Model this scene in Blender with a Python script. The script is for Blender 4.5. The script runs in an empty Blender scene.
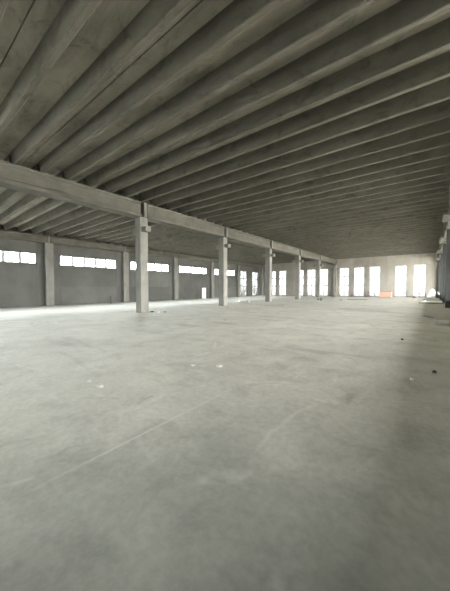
import bpy, bmesh, math, random
from mathutils import Vector, Matrix
random.seed(7)
S = bpy.context.scene
COL = S.collection
# ------------------------------------------------------------------ dimensions (metres)
XC = -13.83            # aisle-side face of the central columns
CW, CD = 0.54, 0.55    # column width (x) and depth (y)
Y0, STEP = 9.49, 8.087 # first column, bay length
ZB, ZT = 5.81, 6.68    # bottom / top of the main beam
ZD = 7.18              # underside of the roof deck
XL = -29.45            # inside of the left wall
YE = 51.6              # inside of the far wall
XR = 14.5              # inside of the right wall
YB = -9.0              # inside of the wall behind
RIB0, RIBP = 2.45, 1.0195

def sm(t):
    t = max(0.0, min(1.0, t)); return t*t*(3-2*t)
def floor_z(x, y):
    return -0.20*sm((-14.9-x)/9.0) - 0.10*sm((y-40)/10)*sm((-1-x)/12)*(1-sm((-14.9-x)/9.0))

# ------------------------------------------------------------------ materials
def newmat(name):
    m = bpy.data.materials.new(name); m.use_nodes = True
    nt = m.node_tree; nt.nodes.clear()
    out = nt.nodes.new('ShaderNodeOutputMaterial')
    b = nt.nodes.new('ShaderNodeBsdfPrincipled')
    nt.links.new(b.outputs[0], out.inputs[0])
    return m, nt, b
def noise(nt, vec, scale, detail=6, rough=0.6, stretch=None, dist=0.0):
    if stretch:
        mp = nt.nodes.new('ShaderNodeMapping'); mp.inputs['Scale'].default_value = stretch
        nt.links.new(vec, mp.inputs[0]); vec = mp.outputs[0]
    n = nt.nodes.new('ShaderNodeTexNoise'); n.inputs['Scale'].default_value = scale
    n.inputs['Detail'].default_value = detail; n.inputs['Roughness'].default_value = rough
    n.inputs['Distortion'].default_value = dist
    nt.links.new(vec, n.inputs['Vector']); return n.outputs['Fac']
def ramp(nt, fac, stops):
    r = nt.nodes.new('ShaderNodeValToRGB'); e = r.color_ramp.elements
    while len(e) > 1: e.remove(e[-1])
    e[0].position = stops[0][0]; e[0].color = col(stops[0][1])
    for p, c in stops[1:]:
        x = e.new(p); x.color = col(c)
    nt.links.new(fac, r.inputs[0]); return r.outputs[0]
def col(c):
    if isinstance(c, (int, float)): c = (c, c, c)
    return (*c, 1.0)
def mix(nt, fac, a, b, mode='MIX'):
    m = nt.nodes.new('ShaderNodeMix'); m.data_type = 'RGBA'; m.blend_type = mode
    for sock, v in ((m.inputs[0], fac), (m.inputs[6], a), (m.inputs[7], b)):
        if isinstance(v, (int, float)) and sock == m.inputs[0]: sock.default_value = v
        elif isinstance(v, (tuple, float, int)): sock.default_value = col(v)
        else: nt.links.new(v, sock)
    return m.outputs[2]
def mth(nt, op, a, b=None, clamp=False):
    n = nt.nodes.new('ShaderNodeMath'); n.operation = op; n.use_clamp = clamp
    for i, v in enumerate((a, b)):
        if v is None: continue
        if isinstance(v, (int, float)): n.inputs[i].default_value = v
        else: nt.links.new(v, n.inputs[i])
    return n.outputs[0]
def gpos(nt):
    return nt.nodes.new('ShaderNodeNewGeometry').outputs['Position']
def bump(nt, b, h, strength=0.2, dist=0.02):
    n = nt.nodes.new('ShaderNodeBump'); n.inputs['Strength'].default_value = strength
    n.inputs['Distance'].default_value = dist
    nt.links.new(h, n.inputs['Height']); nt.links.new(n.outputs[0], b.inputs['Normal'])

def concrete(name, lo, hi, rough=0.85, streak=None, island=0.0, scale=1.3, dark=None):
    m, nt, b = newmat(name); p = gpos(nt)
    n1 = noise(nt, p, scale, 8, 0.62)
    c = ramp(nt, n1, [(0.3, lo), (0.7, hi)])
    if streak:
        if dark and dark < 0.9 and 'deck' in name or 'rib' in name:      # old formwork stains
            ns = noise(nt, p, 2.2, 6, 0.7, (0.6, 1.0, 1.0), 0.8)
            c = mix(nt, 1.0, c, ramp(nt, ns, [(0.34, 0.66), (0.47, 1.0)]), 'MULTIPLY')
        n2 = noise(nt, p, 1.0, 5, 0.6, streak, 0.4)
        c = mix(nt, 1.0, c, ramp(nt, n2, [(0.36, dark or 0.62), (0.58, 1.0)]), 'MULTIPLY')
    n3 = noise(nt, p, 28, 4, 0.7)
    c = mix(nt, 1.0, c, ramp(nt, n3, [(0.3, 0.86), (0.6, 1.0)]), 'MULTIPLY')
    if island:
        g = nt.nodes.new('ShaderNodeNewGeometry')
        c = mix(nt, 1.0, c, ramp(nt, g.outputs['Random Per Island'], [(0, 1-island), (1, 1.0)]), 'MULTIPLY')
    nt.links.new(c, b.inputs['Base Color'])
    b.inputs['Roughness'].default_value = rough
    b.inputs['Specular IOR Level'].default_value = 0.3
    bump(nt, b, n3, 0.15, 0.01)
    return m
def plain(name, c, rough=0.6, metal=0.0, var=0.12):
    m, nt, b = newmat(name); p = gpos(nt)
    n = noise(nt, p, 9, 4, 0.6)
    nt.links.new(mix(nt, 1.0, c, ramp(nt, n, [(0.3, 1-var), (0.7, 1.0)]), 'MULTIPLY'), b.inputs['Base Color'])
    b.inputs['Roughness'].default_value = rough; b.inputs['Metallic'].default_value = metal
    return m

M = {}
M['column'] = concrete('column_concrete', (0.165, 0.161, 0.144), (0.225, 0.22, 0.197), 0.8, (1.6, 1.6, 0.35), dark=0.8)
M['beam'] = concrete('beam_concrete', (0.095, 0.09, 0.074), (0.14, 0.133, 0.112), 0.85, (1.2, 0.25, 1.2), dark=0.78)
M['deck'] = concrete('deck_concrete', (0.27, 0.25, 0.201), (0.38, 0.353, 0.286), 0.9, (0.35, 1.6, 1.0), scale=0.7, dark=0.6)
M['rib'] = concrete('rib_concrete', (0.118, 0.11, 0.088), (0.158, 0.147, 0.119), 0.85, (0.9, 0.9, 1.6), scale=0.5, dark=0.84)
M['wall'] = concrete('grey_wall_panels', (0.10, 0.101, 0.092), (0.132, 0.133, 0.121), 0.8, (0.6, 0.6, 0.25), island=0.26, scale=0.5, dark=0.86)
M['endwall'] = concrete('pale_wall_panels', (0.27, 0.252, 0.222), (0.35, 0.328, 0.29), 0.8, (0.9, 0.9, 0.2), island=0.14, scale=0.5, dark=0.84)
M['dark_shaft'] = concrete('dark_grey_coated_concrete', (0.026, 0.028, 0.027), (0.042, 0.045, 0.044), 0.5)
M['frame'] = plain('window_frame_metal', (0.42, 0.43, 0.44), 0.45)
M['paper'] = plain('white_scrap', (0.84, 0.84, 0.80), 0.7)
M['stone'] = plain('grey_rubble', (0.40, 0.38, 0.34), 0.9, var=0.3)
M['dark'] = plain('dark_scrap', (0.035, 0.034, 0.032), 0.7)
M['darkgrey'] = plain('dark_grey_metal', (0.075, 0.078, 0.075), 0.55)
M['board'] = plain('weathered_board', (0.30, 0.27, 0.22), 0.8, var=0.3)
M['sheet'] = plain('pale_grey_sheet', (0.88, 0.88, 0.85), 0.5)
M['white'] = plain('white_paint', (0.86, 0.86, 0.84), 0.5, var=0.05)
M['orange'] = plain('faded_orange_paint', (0.56, 0.36, 0.27), 0.7, var=0.25)
M['red'] = plain('dark_red_paint', (0.42, 0.09, 0.05), 0.7, var=0.2)

def glass(name, tint):
    m = bpy.data.materials.new(name); m.use_nodes = True
    nt = m.node_tree; nt.nodes.clear()
    out = nt.nodes.new('ShaderNodeOutputMaterial'); t = nt.nodes.new('ShaderNodeBsdfTransparent')
    t.inputs[0].default_value = (tint*0.97, tint, tint*1.01, 1)
    g = nt.nodes.new('ShaderNodeBsdfGlossy'); g.inputs['Roughness'].default_value = 0.03
    f = nt.nodes.new('ShaderNodeFresnel'); f.inputs[0].default_value = 1.45
    k = mth(nt, 'MULTIPLY', f.outputs[0], 0.6)
    mx = nt.nodes.new('ShaderNodeMixShader')
    nt.links.new(k, mx.inputs[0]); nt.links.new(t.outputs[0], mx.inputs[1]); nt.links.new(g.outputs[0], mx.inputs[2])
    nt.links.new(mx.outputs[0], out.inputs[0]); return m
M['glass'] = glass('window_glass', 0.9)
M['dim_glass'] = glass('dim_window_glass', 0.155)  # tint darkened to tone down the sky seen through these panes

def floor_mat():
    m, nt, b = newmat('dusty_concrete_floor'); p = gpos(nt)
    sep = nt.nodes.new('ShaderNodeSeparateXYZ'); nt.links.new(p, sep.inputs[0])
    X, Y = sep.outputs[0], sep.outputs[1]
    big = noise(nt, p, 0.35, 6, 0.6, None, 0.6)
    mid = noise(nt, p, 1.7, 8, 0.66, None, 0.4)
    fine = noise(nt, p, 14, 6, 0.7)
    c = ramp(nt, big, [(0.32, (0.58, 0.575, 0.52)), (0.66, (0.72, 0.71, 0.64))])
    c = mix(nt, 1.0, c, ramp(nt, mid, [(0.30, 0.74), (0.46, 0.94), (0.68, 1.08)]), 'MULTIPLY')
    c = mix(nt, 1.0, c, ramp(nt, fine, [(0.32, 0.86), (0.62, 1.04)]), 'MULTIPLY')
    # foreground shade painted into the floor colour, ragged outline
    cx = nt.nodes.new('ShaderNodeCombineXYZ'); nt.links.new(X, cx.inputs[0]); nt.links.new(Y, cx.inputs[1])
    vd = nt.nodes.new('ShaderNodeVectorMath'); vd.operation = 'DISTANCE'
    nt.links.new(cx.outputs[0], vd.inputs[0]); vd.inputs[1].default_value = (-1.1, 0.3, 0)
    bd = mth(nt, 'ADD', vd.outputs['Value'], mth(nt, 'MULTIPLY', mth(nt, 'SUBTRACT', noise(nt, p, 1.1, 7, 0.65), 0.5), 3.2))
    fore_shade = nt.nodes.new('ShaderNodeMapRange'); fore_shade.interpolation_type = 'SMOOTHSTEP'
    nt.links.new(bd, fore_shade.inputs[0]); fore_shade.inputs[1].default_value = 0.8; fore_shade.inputs[2].default_value = 2.4
    fore_shade.inputs[3].default_value = 1.0; fore_shade.inputs[4].default_value = 0.0
    c = mix(nt, fore_shade.outputs[0], c, mix(nt, 1.0, c, (0.74, 0.765, 0.76), 'MULTIPLY'))
    # pale dust scuffs: stretched, distorted bands
    sc = noise(nt, p, 1.1, 3, 0.5, (1.0, 0.45, 1), 2.2)
    scm = ramp(nt, sc, [(0.615, 0.0), (0.66, 0.5), (0.70, 0.0)])
    sc2 = noise(nt, p, 3.0, 5, 0.6)
    scm = mth(nt, 'MULTIPLY', scm, ramp(nt, sc2, [(0.42, 0.0), (0.62, 1.0)]))
    c = mix(nt, scm, c, (0.82, 0.82, 0.77))
    # long curved drag marks: thin rings of warped distance fields
    for cx_, cy_, rad, rgn in ((-3.4, 0.9, 1.15, 0.9), (0.4, 2.6, 1.9, 1.1), (-1.6, 3.2, 0.9, 0.7), (-6.5, 4.0, 2.6, 1.4)):
        v2 = nt.nodes.new('ShaderNodeVectorMath'); v2.operation = 'DISTANCE'
        nt.links.new(cx.outputs[0], v2.inputs[0]); v2.inputs[1].default_value = (cx_, cy_, 0)
        dd = mth(nt, 'ABSOLUTE', mth(nt, 'SUBTRACT', mth(nt, 'ADD', v2.outputs['Value'], mth(nt, 'MULTIPLY', noise(nt, p, 0.9, 2, 0.5), 0.35)), rad))
        rm = ramp(nt, dd, [(0.0, 0.45), (0.045, 0.0)])
        rm = mth(nt, 'MULTIPLY', rm, ramp(nt, noise(nt, p, rgn, 4, 0.6), [(0.50, 0.0), (0.60, 1.0)]))
        c = mix(nt, rm, c, (0.86, 0.86, 0.81))
    # dark damp blotches
    bl = noise(nt, p, 0.8, 6, 0.65, (1.0, 1.0, 1), 0.9)
    blm = ramp(nt, bl, [(0.60, 0.0), (0.72, 0.45)])
    c = mix(nt, blm, c, (0.20, 0.20, 0.18))
    # thin dark cross streaks in the distance
    st = noise(nt, p, 1.0, 5, 0.65, (0.22, 1.1, 1), 0.5)
    stm = ramp(nt, st, [(0.56, 0.0), (0.68, 0.42)])
    c = mix(nt, stm, c, (0.25, 0.24, 0.21))
    # pale filled construction joint running down the hall
    d = mth(nt, 'ABSOLUTE', mth(nt, 'ADD', X, 2.32))
    jl = mth(nt, 'LESS_THAN', d, 0.016)
    jl = mth(nt, 'MULTIPLY', jl, ramp(nt, noise(nt, p, 0.9, 4, 0.6), [(0.36, 0.05), (0.58, 0.5)]))
    jl = mth(nt, 'MULTIPLY', jl, ramp(nt, mth(nt, 'MULTIPLY', Y, 0.1), [(0.05, 0.0), (0.10, 1.0), (0.30, 0.8), (0.42, 0.0)]))
    c = mix(nt, jl, c, (0.84, 0.83, 0.78))
    # floor colour turns paler across the left bay, with a ragged edge
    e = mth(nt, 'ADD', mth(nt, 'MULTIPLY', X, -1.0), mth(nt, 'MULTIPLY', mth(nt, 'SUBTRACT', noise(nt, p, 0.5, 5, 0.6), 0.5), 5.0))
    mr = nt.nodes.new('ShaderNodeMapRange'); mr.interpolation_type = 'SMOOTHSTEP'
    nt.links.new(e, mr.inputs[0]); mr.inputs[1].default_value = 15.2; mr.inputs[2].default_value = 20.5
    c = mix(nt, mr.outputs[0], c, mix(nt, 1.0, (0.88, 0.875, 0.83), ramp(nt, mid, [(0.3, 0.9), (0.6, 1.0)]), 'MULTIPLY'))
    nt.links.new(c, b.inputs['Base Color'])
    nt.links.new(ramp(nt, mid, [(0.3, 0.55), (0.7, 0.75)]), b.inputs['Roughness'])
    b.inputs['Specular IOR Level'].default_value = 0.18
    bump(nt, b, fine, 0.12, 0.004)
    return m
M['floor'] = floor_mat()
M['ground'] = plain('outside_pale_gravel', (0.5, 0.49, 0.46), 0.95)

# ------------------------------------------------------------------ mesh helpers
def box(bm, x0, x1, y0, y1, z0, z1, bev=0.0):
    r = bmesh.ops.create_cube(bm, size=1.0)
    vs = r['verts']
    for v in vs:
        v.co = Vector(((x0+x1)/2 + v.co.x*(x1-x0), (y0+y1)/2 + v.co.y*(y1-y0), (z0+z1)/2 + v.co.z*(z1-z0)))
    if bev:
        es = list({e for v in vs for e in v.link_edges})
        bmesh.ops.bevel(bm, geom=es, offset=bev, segments=1, affect='EDGES')
    return vs
def prism_y(bm, prof, y0, y1):
    a = [bm.verts.new((x, y0, z)) for x, z in prof]; b = [bm.verts.new((x, y1, z)) for x, z in prof]
    n = len(prof)
    for i in range(n): bm.faces.new((a[i], a[(i+1) % n], b[(i+1) % n], b[i]))
    bm.faces.new(a[::-1]); bm.faces.new(b)
def prism_x(bm, prof, x0, x1, dz0=0.0, dz1=0.0):
    a = [bm.verts.new((x0, y, z+dz0)) for y, z in prof]; b = [bm.verts.new((x1, y, z+dz1)) for y, z in prof]
    n = len(prof)
    for i in range(n): bm.faces.new((a[i], a[(i+1) % n], b[(i+1) % n], b[i]))
    bm.faces.new(a[::-1]); bm.faces.new(b)
def obj(name, bm, mat, parent=None, loc=None):
    bmesh.ops.recalc_face_normals(bm, faces=bm.faces)
    me = bpy.data.meshes.new(name); bm.to_mesh(me); bm.free(); me.materials.append(mat)
    o = bpy.data.objects.new(name, me); COL.objects.link(o)
    if parent: o.parent = parent
    if loc: o.location = loc
    return o
def tag(o, label, cat, group=None):
    o['label'] = label; o['category'] = cat; o['kind'] = 'thing'
    if group: o['group'] = group
    return o
def empty(name, loc, rz=0.0):
    o = bpy.data.objects.new(name, None); COL.objects.link(o); o.location = loc; o.rotation_euler = (0, 0, rz)
    o.empty_display_size = 0.3; return o
def struct(o):
    o['kind'] = 'structure'; return o
def copy_tree(o, parent=None):
    c = o.copy(); COL.objects.link(c); c.parent = parent
    for ch in [x for x in list(o.children)]: copy_tree(ch, c)
    return c

# ------------------------------------------------------------------ floor
bm = bmesh.new()
xs = [XL-0.3 + i*(XR+0.6-XL)/58 for i in range(59)]; ys = [YB-0.3 + j*(YE+0.6-YB)/60 for j in range(61)]
g = [[bm.verts.new((x, y, floor_z(x, y))) for x in xs] for y in ys]
for j in range(60):
    for i in range(58): bm.faces.new((g[j][i], g[j][i+1], g[j+1][i+1], g[j+1][i]))
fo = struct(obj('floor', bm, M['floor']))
for f in fo.data.polygons: f.use_smooth = True
bm = bmesh.new(); box(bm, -130, 100, -100, 160, -0.62, -0.5)
struct(obj('ground', bm, M['ground']))

# ------------------------------------------------------------------ walls (panels with open joints)
def panel_wall(name, mat, axis, face, back, us, zs, holes, skip=None):
    """axis 'x': the wall runs along x, its thickness along y from face to back"""
    bm = bmesh.new(); g = 0.009
    sgn = 1 if back > face else -1
    def put(u0, u1, z0, z1, f, b):
        lo, hi = min(f, b), max(f, b)
        if axis == 'x': box(bm, u0, u1, lo, hi, z0, z1)
        else: box(bm, lo, hi, u0, u1, z0, z1)
    def hole(u, z): return any(h[0] < u < h[1] and h[2] < z < h[3] for h in holes)
    U = sorted(set(round(v, 3) for v in list(us) + [h[0] for h in holes] + [h[1] for h in holes]))
    Z = sorted(set(round(v, 3) for v in list(zs) + [h[2] for h in holes] + [h[3] for h in holes]))
    for i in range(len(U)-1):
        for j in range(len(Z)-1):
            uc, zc = (U[i]+U[i+1])/2, (Z[j]+Z[j+1])/2
            if hole(uc, zc): continue
            put(U[i]+g, U[i+1]-g, Z[j]+g, Z[j+1]-g, face, face+sgn*0.10)
            put(U[i], U[i+1], Z[j], Z[j+1], face+sgn*0.03, back)
    return struct(obj(name, bm, mat))

ZTOP = 7.6
# far wall windows (x0, x1, z0, z1)
far = [(-27.98, -26.38), (-25.58, -23.98), (-21.85, -20.2), (-19.47, -17.82), (-17.07, -15.42),
       (-13.38, -11.75), (-10.92, -9.23), (-8.45, -6.80), (-4.70, -3.08), (-2.20, -0.60),
       (2.6, 4.25), (4.95, 6.6), (9.0, 10.65), (11.4, 13.05)]
farh = []
for x0, x1 in far:
    fz = floor_z((x0+x1)/2, YE)
    farh.append((x0, x1, round(fz+0.08, 3), 5.14))
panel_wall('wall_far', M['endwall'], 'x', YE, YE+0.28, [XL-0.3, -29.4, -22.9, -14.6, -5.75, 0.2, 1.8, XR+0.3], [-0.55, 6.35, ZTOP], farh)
# left wall: clerestory strips, then two tall windows
clr = [(2.80, 8.82), (10.90, 16.86), (18.84, 24.90), (26.86, 32.97), (35.0, 40.95), (-5.2, 0.75)]
lefth = [(a, b, 3.85, 4.80) for a, b in clr]
tall = [(42.78, 45.2), (47.2, 49.6)]
lefth += [(a, b, -0.13, 4.9) for a, b in tall]
clr.pop(); lefth = [h for h in lefth if h[0] > 0]
lus = [YB-0.3, YE]
for a, b in clr:
    lus += [a + (b-a)*k/5 for k in range(1, 5)]
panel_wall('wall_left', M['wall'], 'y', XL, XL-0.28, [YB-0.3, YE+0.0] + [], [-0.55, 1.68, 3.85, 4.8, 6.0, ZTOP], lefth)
# right wall behind the right columns: unseen openings added to light the hall
rgt = [(9.2, 17.0)]
for k in range(2, 5):
    y = Y0 + STEP*k + CD + 0.45
    rgt.append((y, min(y+6.6, YE-3.0)))
righth = [(a, b, 0.0, 5.6) for a, b in rgt]
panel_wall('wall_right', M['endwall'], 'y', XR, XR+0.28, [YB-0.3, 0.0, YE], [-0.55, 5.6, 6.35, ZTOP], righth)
backh = [(x, x+2.2, 0.1, 5.14) for x in (-21.0, -10.5)]  # rear windows, out of view, added to light the column fronts
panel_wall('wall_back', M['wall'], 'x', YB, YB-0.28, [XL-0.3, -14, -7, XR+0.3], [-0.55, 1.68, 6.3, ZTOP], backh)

bm = bmesh.new()
for k in range(3):
    for z0, z1 in ((-0.05, 1.68), (1.70, 4.2), (4.22, 6.65)):
        y = YB + 0.02 + k*3.76; box(bm, 1.46, 1.60, y, y+3.75, z0, z1)
struct(obj('wall_added_shade', bm, M['wall']))  # unseen wall added to shade the floor along the right
bm = bmesh.new()
for k in range(13):
    y = YB + 0.02 + 3*3.76 + k*3.73; box(bm, 1.46, 1.60, y+0.01, min(y+3.72, YE-0.02), -0.15, 0.64, 0.01)
struct(obj('wall_added_shade_low', bm, M['wall']))  # unseen low wall, added and sized to shade the right floor
# ------------------------------------------------------------------ windows
portals = []
NW = [0]
def window(axis, u0, u1, z0, z1, face, out, cols, rows, pane='dim_glass', t=0.08, mw=0.05):
    """frame, mullions and panes set in the depth of the wall; out = +1/-1 outward direction"""
    NW[0] += 1
    a, b = face + out*0.12, face + out*0.18
    def put(bm, p0, p1, q0, q1, f=a, k=b):
        lo, hi = min(f, k), max(f, k)
        if axis == 'x': box(bm, p0, p1, lo, hi, q0, q1)
        else: box(bm, lo, hi, p0, p1, q0, q1)
    bm = bmesh.new()
    put(bm, u0, u0+t, z0, z1); put(bm, u1-t, u1, z0, z1)
    put(bm, u0+t, u1-t, z0, z0+t); put(bm, u0+t, u1-t, z1-t, z1)
    fr = struct(obj('window_%d' % NW[0], bm, M['frame']))
    for r in rows:
        bm = bmesh.new(); put(bm, u0+t, u1-t, r-0.08, r+0.08); obj('transom', bm, M['frame'], fr)
    zz = [z0+t] + list(rows) + [z1-t]
    for c in cols:
        for i in range(len(zz)-1):
            bm = bmesh.new(); put(bm, c-mw, c+mw, zz[i]+(0.08 if i else 0), zz[i+1]-(0.08 if i < len(zz)-2 else 0)); obj('mullion', bm, M['frame'], fr)
    bm = bmesh.new(); m = (a+b)/2
    put(bm, u0+t/2, u1-t/2, z0+t/2, z1-t/2, m-0.004, m+0.004); obj('glass_pane', bm, M[pane], fr)
    portals.append((axis, u0, u1, z0, z1, face, out))
for x0, x1, z0, z1 in farh:
    window('x', x0, x1, z0, z1, YE, 1, [(x0+x1)/2], [z0+(z1-z0)*0.385, z0+(z1-z0)*0.695])
for a, b, z0, z1 in lefth:
    if z0 > 3: window('y', a, b, z0, z1, XL, -1, [a+(b-a)*k/5 for k in range(1, 5)], [], 'glass', 0.06, 0.14)
    else: window('y', a, b, z0, z1, XL, -1, [(a+b)/2], [z0+(z1-z0)*0.385, z0+(z1-z0)*0.695])
for a, b, z0, z1 in righth: portals.append(('y', a, b, z0, z1, XR, 1))   # unglazed openings added for daylight

for x0, x1, z0, z1 in backh:
    window('x', x0, x1, z0, z1, YB, -1, [(x0+x1)/2], [z0+(z1-z0)*0.385, z0+(z1-z0)*0.695], 'glass')

# ------------------------------------------------------------------ roof: deck and ribs (double tees)
def roof_dz(x): return -0.15*max(0.0, (-14.1-x))/15.0
joints = [1.94 + 2.039*k for k in range(-6, 25)]
def deck(name, x0, x1):
    bm = bmesh.new()
    for k in range(len(joints)-1):
        y0, y1 = joints[k]+0.014, joints[k+1]-0.014
        prism_x(bm, [(y0, ZD), (y1, ZD), (y1, ZD+0.07), (y0, ZD+0.07)], x0, x1, roof_dz(x0), roof_dz(x1))
    prism_x(bm, [(YB-0.5, ZD+0.06), (YE+0.5, ZD+0.06), (YE+0.5, ZD+0.4), (YB-0.5, ZD+0.4)], x0-0.02, x1+0.02, roof_dz(x0), roof_dz(x1))
    return struct(obj(name, bm, M['deck']))
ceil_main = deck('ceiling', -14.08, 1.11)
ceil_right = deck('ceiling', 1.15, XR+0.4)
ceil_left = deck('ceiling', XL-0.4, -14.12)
for k in range(-10, 48):
    y = RIB0 + RIBP*k
    if y < YB+0.3 or y > YE-0.35: continue
    w0, w1, ch = 0.075, 0.125, 0.02
    prof = [(y-w0+ch, ZT), (y+w0-ch, ZT), (y+w0, ZT+ch), (y+w1, ZD), (y-w1, ZD), (y-w0, ZT+ch)]
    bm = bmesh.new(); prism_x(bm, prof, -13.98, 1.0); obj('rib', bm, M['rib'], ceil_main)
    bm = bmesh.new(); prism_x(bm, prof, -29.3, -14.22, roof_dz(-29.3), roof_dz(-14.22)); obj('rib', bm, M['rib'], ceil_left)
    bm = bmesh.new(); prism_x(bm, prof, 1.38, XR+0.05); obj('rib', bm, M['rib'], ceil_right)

# ------------------------------------------------------------------ columns
ORD = ['nearest', 'second', 'third', 'fourth', 'fifth', 'sixth']
def make_column():
    """base centre at the origin, aisle towards +x"""
    r = empty('concrete_column', (0, 0, 0))
    bm = bmesh.new(); box(bm, -CW/2, CW/2, -CD/2, CD/2, 0, ZB-0.006, 0.018); obj('shaft', bm, M['column'], r)
    bm = bmesh.new(); box(bm, -0.10, 0.45, -0.09, 0.09, ZB-0.01, ZT-0.03, 0.008); obj('head_stub', bm, M['column'], r)
    for s in (1, -1):
        bm = bmesh.new()
        lo, hi = sorted((s*CW/2, s*(CW/2+0.43)))
        box(bm, lo, hi, -0.18, 0.18, 4.91, 5.21, 0.012); obj('corbel', bm, M['column'], r)
    return r
proto = make_column()
for k in range(6):
    o = proto if k == 0 else copy_tree(proto)
    y = Y0 + STEP*k + CD/2
    if k == 5: y = YE - CD/2 - 0.02
    o.location = (XC-CW/2, y, floor_z(XC-CW/2, y))
    if k == 5: o.location.z = floor_z(XC-CW/2, y)
    lab = ['nearest and largest square concrete column of the central row under the beam',
           'second nearest square concrete column of the central row, standing clear on the floor',
           'third nearest concrete column of the central row, with corbels on both sides',
           'fourth nearest concrete column of the central row, dark against the pale far wall',
           'fifth nearest concrete column of the central row, between two far windows',
           'last concrete column of the central row, set against the far wall'][k]
    tag(o, lab, 'column', 'concrete columns of the central row')
o = copy_tree(proto); o.location = (XC-CW/2, Y0 - STEP + CD/2, 0)
tag(o, 'concrete column of the central row just past the left edge of the photo', 'column', 'concrete columns of the central row')
for k in range(1, 6):
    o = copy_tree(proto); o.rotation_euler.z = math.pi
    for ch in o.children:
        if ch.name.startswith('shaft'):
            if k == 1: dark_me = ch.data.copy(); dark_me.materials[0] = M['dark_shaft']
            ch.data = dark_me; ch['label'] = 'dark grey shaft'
    y = Y0 + STEP*k + CD/2
    if k == 5: y = YE - CD/2 - 0.02
    o.location = (1.13, y, 0.0 if k < 5 else floor_z(1.13, y))
    lab = ['right-hand concrete column nearest the camera, only its pale corbel reaching into view',
           'dark concrete column at the right edge, its whole shaft cut by the frame',
           'narrow dark concrete column just left of the one at the right edge',
           'fourth right-hand concrete column, its far corbel peeping past the darker shafts',
           'farthest right-hand concrete column, against the far wall in the corner'][k-1]
    tag(o, lab, 'column', 'concrete columns along the right wall')
# slimmer wall columns under the eave beam
ZE0, ZE1 = 5.87, 6.53
def make_wall_column():
    r = empty('wall_column', (0, 0, 0))
    h = ZE0+0.194
    bm = bmesh.new(); box(bm, -0.22, 0.22, -0.34, 0.34, 0, h, 0.015); obj('shaft', bm, M['column'], r)
    bm = bmesh.new(); box(bm, -0.18, 0.20, -0.06, 0.06, h, h+0.6, 0.006); obj('head_stub', bm, M['column'], r)
    bm = bmesh.new(); box(bm, 0.22, 0.27, -0.25, 0.25, 4.78+0.2, 5.0+0.2, 0.01); obj('bearing_pad', bm, M['column'], r)
    return r
wc = make_wall_column()
WY = [9.80, 17.9, 25.85, 34.0, 41.75, YE-0.9]
for k, y in enumerate(WY):
    o = wc if k == 0 else copy_tree(wc)
    o.location = (-29.22, y, -0.2)
    lab = ['concrete column on the left wall nearest the camera, between the first two window strips',
           'left wall column seen just left of the nearest central column',
           'left wall column standing between the third and the fourth strip of windows',
           'left wall column just beside the second central column, right of the white door',
           'dark left wall column just before the two tall side windows',
           'last left wall column, in the far left corner of the hall'][k]
    tag(o, lab, 'column', 'concrete columns on the left wall')

# ------------------------------------------------------------------ beams
def beam_profile(hw, z0, z1):
    a, b, c = hw, hw-0.075, hw-0.02
    P = [(a, z0), (a, z0+0.15), (b, z0+0.20), (b, z1-0.14), (c, z1-0.10), (c, z1)]
    return [(x, z) for x, z in P] + [(-x, z) for x, z in P[::-1]]
cy = [Y0 + STEP*k + CD/2 for k in range(-2, 6)]
cy[-1] = YE - CD/2 - 0.02
def segments(x, hw, z0, z1, name, labs, group, gap=0.48):
    for k in range(len(cy)-1):
        y0, y1 = cy[k], cy[k+1]
        bm = bmesh.new(); L = y1-y0-gap
        prism_y(bm, beam_profile(hw, 0, z1-z0), -L/2, L/2)
        lab = labs[k]
        if lab is None: bm.free(); continue
        o = obj(name, bm, M['beam'], None, (x, (y0+y1)/2, z0)); tag(o, lab, 'beam', group)
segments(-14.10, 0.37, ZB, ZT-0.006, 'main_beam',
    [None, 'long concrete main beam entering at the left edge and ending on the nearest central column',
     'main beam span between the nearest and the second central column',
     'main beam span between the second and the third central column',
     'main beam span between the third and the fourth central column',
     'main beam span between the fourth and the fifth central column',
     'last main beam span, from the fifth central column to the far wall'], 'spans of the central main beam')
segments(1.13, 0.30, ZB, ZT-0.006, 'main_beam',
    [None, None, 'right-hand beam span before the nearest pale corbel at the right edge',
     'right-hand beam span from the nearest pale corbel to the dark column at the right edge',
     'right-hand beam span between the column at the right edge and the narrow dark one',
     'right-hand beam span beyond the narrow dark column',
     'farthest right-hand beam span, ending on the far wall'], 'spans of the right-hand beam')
cy = [WY[0]-2*STEP, WY[0]-STEP] + WY
segments(-29.17, 0.24, ZE0, ZE1-0.008, 'eave_beam',
    [None, 'eave beam on the left wall nearest the left edge, above the first window strip',
     'eave beam on the left wall above the second strip of five windows',
     'eave beam on the left wall passing behind the nearest central column',
     'eave beam on the left wall above the strip of windows with the white door below',
     'eave beam on the left wall crossing behind the second central column',
     'farthest eave beam on the left wall, above the two tall side windows'], 'eave beams along the left wall', 0.17)

# ------------------------------------------------------------------ loose things
def lump(name, mat, x, y, sx, sy, sz, label, cat, group=None, seed=0, rz=0.0, rough=0.28):
    rnd = random.Random(seed); bm = bmesh.new()
    bmesh.ops.create_icosphere(bm, subdivisions=2, radius=0.5)
    for v in bm.verts:
        k = 1 + rnd.uniform(-rough, rough)
        v.co = Vector((v.co.x*sx*k, v.co.y*sy*k, max(-0.0, (v.co.z+0.28)*sz*1.3*k)))
    o = obj(name, bm, mat, None, (x, y, floor_z(x, y))); o.rotation_euler.z = rz
    return tag(o, label, cat, group)
def scrap(x, y, sx, sy, h, label, seed, rz=0.0):
    """a crumpled ball of paper pressed flat"""
    return lump('paper_scrap', M['paper'], x, y, sx, sy, h, label, 'litter', 'crumpled scraps on the floor', seed, rz, 0.2)
scrap(-4.31, 1.98, 0.075, 0.055, 0.024, 'small crumpled pale scrap on the left foreground floor, upper one of the pair', 1, 0.4)
scrap(-3.95, 1.97, 0.115, 0.055, 0.026, 'larger torn pale scrap on the left foreground floor, lower one of the pair', 2, 0.7)
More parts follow.
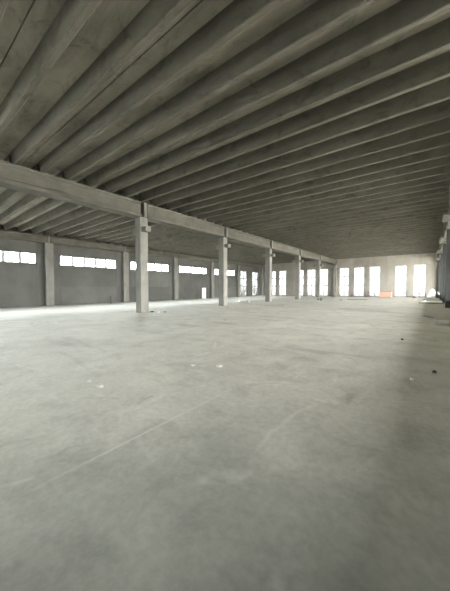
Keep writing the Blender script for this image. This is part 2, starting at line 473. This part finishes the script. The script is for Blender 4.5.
scrap(-3.60, 3.61, 0.10, 0.07, 0.028, 'pale scrap in mid floor, left one of two near each other', 3, 0.6)
scrap(-3.16, 3.87, 0.11, 0.07, 0.042, 'bright white scrap in mid floor, right one of two near each other', 4, 0.5)
scrap(-0.22, 5.23, 0.065, 0.065, 0.035, 'bright white scrap on the right side of the floor', 5, 0.2)
lump('dark_scrap', M['dark'], 0.07, 5.90, 0.065, 0.07, 0.045, 'small black lump on the floor near the right edge', 'litter', None, 6)
lump('pebble', M['dark'], -0.63, 9.08, 0.075, 0.075, 0.05, 'tiny dark stone on the floor left of the white scrap', 'stone', None, 7)
lump('pebble', M['stone'], -15.1, 23.4, 0.3, 0.3, 0.22, 'pale stone on the floor left of the third central column', 'stone', None, 8)
lump('pebble', M['paper'], -16.38, 23.31, 0.32, 0.28, 0.2, 'whitish lump on the left bay floor below the tall side windows', 'stone', None, 9)
# rubble at the foot of the nearest column
for i, (x, y, s, mt, lb) in enumerate([(-13.98, 10.25, 0.30, 'dark', 'dark flat rubble lump touching the foot of the nearest central column'),
        (-13.55, 10.42, 0.16, 'paper', 'white rubble chip right of the nearest central column'),
        (-13.25, 10.68, 0.22, 'stone', 'grey rubble piece farthest right of the nearest central column')]):
    lump('rubble_piece', M[mt], x+0.2, y, s, s*0.8, 0.07, lb, 'rubble', 'rubble beside the nearest column', 20+i)
for i, (x, y, s, lb) in enumerate([(-10.3, 31.9, 0.34, 'larger dark rubble lump on the floor right of the fifth column'),
        (-10.9, 32.6, 0.2, 'smaller dark rubble lump right beside the fifth column'),
        (-8.41, 33.2, 0.35, 'grey rubble lump on the floor below the third window from the right group'),
        (-0.6, 40.5, 0.3, 'small rubble lump on the far floor near the right boards')]):
    lump('rubble_piece', M['stone' if i > 1 else 'darkgrey'], x, y, s, s*0.7, 0.25 if i < 2 else 0.12, lb, 'rubble', 'rubble on the far floor', 30+i)
def plank(name, x, y, z, L, W, H, rz, mat, label, cat='board', group=None):
    bm = bmesh.new(); box(bm, -L/2, L/2, -W/2, W/2, 0, H, min(0.008, H*0.3))
    o = obj(name, bm, M[mat], None, (x, y, floor_z(x, y)+z)); o.rotation_euler.z = rz
    return tag(o, label, cat, group)
# boards near the far end
plank('wooden_board', -7.3, 36.4, 0, 2.2, 0.35, 0.05, 0.3, 'darkgrey', 'long dark board flat on the far floor left of the orange crate')
plank('wooden_board', -10.55, 20.5, 0, 1.9, 0.16, 0.012, 0.98, 'board', 'thin dark strip lying on the floor right of the third column')
plank('wooden_board', -0.1, 16.95, 0, 0.95, 0.16, 0.03, -1.2, 'board', 'short brown plank on the floor beside the pale sheet')
plank('wooden_board', 0.1, 31.5, 0, 1.9, 0.8, 0.10, 0.15, 'board', 'brown board lying lowest in the stack at the right')
plank('pale_board', 0.0, 32.4, 0, 1.7, 0.6, 0.22, 0.1, 'sheet', 'whitish board lying behind the brown board at the right')
# pale sheet near the right edge (slightly warped)
bm = bmesh.new(); n = 8
g = [[bm.verts.new((x, y, 0.012+0.006*math.sin(i*0.9)*math.sin(j*0.7+.5))) for i, x in enumerate([0.0+0.11*q for q in range(n)])] for j, y in enumerate([0.33*q for q in range(n)])]
fs = [bm.faces.new((g[j][i], g[j][i+1], g[j+1][i+1], g[j+1][i])) for j in range(n-1) for i in range(n-1)]
bmesh.ops.solidify(bm, geom=fs, thickness=0.01)
o = obj('pale_sheet', bm, M['sheet'], None, (0.17, 13.4, 0.004)); o.rotation_euler.z = 0.02
tag(o, 'pale grey sheet lying flat on the floor at the right edge', 'sheet')
# orange crate / stacked barrier by the far wall
cr = tag(empty('orange_crate', (-5.75, 49.6, floor_z(-5.75, 49.6)), 0.0), 'low orange-red slatted crate standing by the far wall between the windows', 'crate')
for i in range(3):
    bm = bmesh.new()
    box(bm, -0.80, 0.80, -0.40, -0.36, 0.06+i*0.27, 0.30+i*0.27, 0.006); obj('side_board', bm, M['orange'], cr)
    bm = bmesh.new()
    box(bm, -0.80, 0.80, 0.36, 0.40, 0.06+i*0.27, 0.30+i*0.27, 0.006); obj('side_board', bm, M['orange'], cr)
bm = bmesh.new(); box(bm, -0.80, 0.80, -0.36, 0.36, 0.02, 0.08); obj('bottom', bm, M['orange'], cr)
for s in (-1, 1):
    bm = bmesh.new(); box(bm, s*0.82-0.02, s*0.82+0.02, -0.40, 0.40, 0.0, 0.90); obj('end_panel', bm, M['orange'], cr)
bm = bmesh.new(); box(bm, -0.85, 0.85, -0.43, 0.43, 0.90, 0.97, 0.008); obj('lid', bm, M['red'], cr)
# white leaning sheet and things by the right corner
lw = empty('leaning_panel', (0.05, 48.3, floor_z(0.05, 48.3)))
tag(lw, 'white panel propped up in the far right corner beside the last window', 'panel')
bm = bmesh.new(); prof = [(-0.55, 0), (0.45, 0), (0.45, 1.0), (0.2, 1.35), (0.02, 1.3), (-0.2, 0.7), (-0.5, 0.3)]
a = [bm.verts.new((x, z*0.35, z)) for x, z in prof]; b = [bm.verts.new((x, z*0.35+0.05, z)) for x, z in prof]
for i in range(len(prof)): bm.faces.new((a[i], a[(i+1) % 7], b[(i+1) % 7], b[i]))
bm.faces.new(a[::-1]); bm.faces.new(b); obj('panel_face', bm, M['white'], lw)
bm = bmesh.new(); box(bm, 0.06, 0.11, 0.44, 0.50, 0, 1.28); obj('prop', bm, M['darkgrey'], lw)
lump('dark_sack', M['darkgrey'], 0.85, 48.6, 0.5, 0.5, 0.9, 'dark upright bundle beside the white propped panel', 'bundle', None, 41)
lump('dark_sack', M['darkgrey'], -1.9, 47.6, 0.5, 0.4, 0.3, 'low dark bundle on the floor under the last far window', 'bundle', None, 42)
lump('dark_sack', M['darkgrey'], -11.1, 50.9, 0.28, 0.28, 0.5, 'small dark bundle against the far wall between two windows', 'bundle', None, 43)
# left bay: white door leaf, two dark posts
dl = empty('white_door_leaf', (-29.36, 32.1, -0.2)); tag(dl, 'white door leaf in the left wall beneath the window strip', 'door')
bm = bmesh.new(); box(bm, -0.04, 0.04, -0.45, 0.45, 0, 1.75, 0.006); obj('leaf', bm, M['white'], dl)
bm = bmesh.new(); box(bm, 0.04, 0.08, 0.30, 0.36, 0.85, 0.97, 0.006); obj('handle', bm, M['darkgrey'], dl)
def post(x, y, h, label):
    t = tag(empty('dark_post', (x, y, floor_z(x, y))), label, 'post', 'dark posts by the left wall')
    bm = bmesh.new(); bmesh.ops.create_cone(bm, cap_ends=True, segments=12, radius1=0.05, radius2=0.045, depth=h, matrix=Matrix.Translation((0, 0, h/2)))
    obj('tube', bm, M['dark'], t)
    bm = bmesh.new(); bmesh.ops.create_cone(bm, cap_ends=True, segments=12, radius1=0.12, radius2=0.10, depth=0.04, matrix=Matrix.Translation((0, 0, 0.02)))
    obj('foot', bm, M['dark'], t)
post(-28.9, 15.85, 0.85, 'thin dark post standing before the left wall below the second window strip')
post(-28.9, 29.97, 0.75, 'thin dark post standing left of the white door leaf')

# ------------------------------------------------------------------ daylight
w = bpy.data.worlds.new('overcast'); S.world = w; w.use_nodes = True
nt = w.node_tree; nt.nodes.clear()
out = nt.nodes.new('ShaderNodeOutputWorld'); bg = nt.nodes.new('ShaderNodeBackground')
tc = nt.nodes.new('ShaderNodeTexCoord'); sp = nt.nodes.new('ShaderNodeSeparateXYZ')
nt.links.new(tc.outputs['Generated'], sp.inputs[0])
c = ramp(nt, mth(nt, 'ADD', mth(nt, 'MULTIPLY', sp.outputs[2], 0.5), 0.5), [(0.0, (0.42, 0.405, 0.36)), (0.49, (0.5, 0.485, 0.44)), (0.51, (0.97, 0.97, 0.935)), (1.0, (1, 0.995, 0.96))])
nt.links.new(c, bg.inputs[0]); bg.inputs[1].default_value = 10.0
nt.links.new(bg.outputs[0], out.inputs[0])
# one light portal per wall stretch of openings
def pane_dim(axis, o_, z0): return (axis == 'x' and o_ > 0) or (axis == 'y' and o_ < 0 and z0 < 3)
merged = {}
for axis, u0, u1, z0, z1, face, o_ in portals:
    if pane_dim(axis, o_, z0): continue      # dimmed panes add little: left to plain sampling
    zone = 0
    if axis == 'x' and o_ > 0: zone = 0 if u1 < -14.5 else (1 if u1 < 1 else 2)
    if axis == 'y' and o_ < 0: zone = 3 if z0 > 3 else 4
    if axis == 'y' and o_ > 0: zone = 5 if u0 < 17.5 else 6
    k = (axis, face, o_, zone); m = merged.get(k)
    merged[k] = (u0, u1, z0, z1) if not m else (min(m[0], u0), max(m[1], u1), min(m[2], z0), max(m[3], z1))
for (axis, face, o_, zone), (u0, u1, z0, z1) in merged.items():
    ld = bpy.data.lights.new('window_daylight', 'AREA'); ld.shape = 'RECTANGLE'
    ld.size = u1-u0; ld.size_y = z1-z0; ld.cycles.is_portal = True
    lo = bpy.data.objects.new('window_daylight', ld); COL.objects.link(lo)
    uc, zc = (u0+u1)/2, (z0+z1)/2; d = face + o_*0.29
    if axis == 'x':
        lo.location = (uc, d, zc); direc = Vector((0, -o_, 0))
    else:
        lo.location = (d, uc, zc); direc = Vector((-o_, 0, 0))
    lo.rotation_euler = direc.to_track_quat('-Z', 'Z' if False else 'Y').to_euler()

# ------------------------------------------------------------------ camera
cam = bpy.data.cameras.new('camera'); co = bpy.data.objects.new('camera', cam); COL.objects.link(co)
yaw, pitch, roll = 0.6615, -0.028, -0.0019
fw = Vector((-math.sin(yaw)*math.cos(pitch), math.cos(yaw)*math.cos(pitch), math.sin(pitch)))
r = Vector((math.cos(yaw), math.sin(yaw), 0)); u = r.cross(fw)
r2 = r*math.cos(roll) + u*math.sin(roll); u2 = -r*math.sin(roll) + u*math.cos(roll)
R = Matrix((r2, u2, -fw)).transposed()
co.matrix_world = Matrix.Translation((0, 0, 1.5)) @ R.to_4x4()
cam.sensor_fit = 'HORIZONTAL'; cam.sensor_width = 36.0; cam.lens = 264.4458/450*36
cam.clip_start = 0.05; cam.clip_end = 400
S.camera = co
S.view_settings.view_transform = 'Standard'; S.view_settings.look = 'None'
S.view_settings.exposure = 3.42; S.view_settings.gamma = 1.0; S.view_settings.use_curve_mapping = False
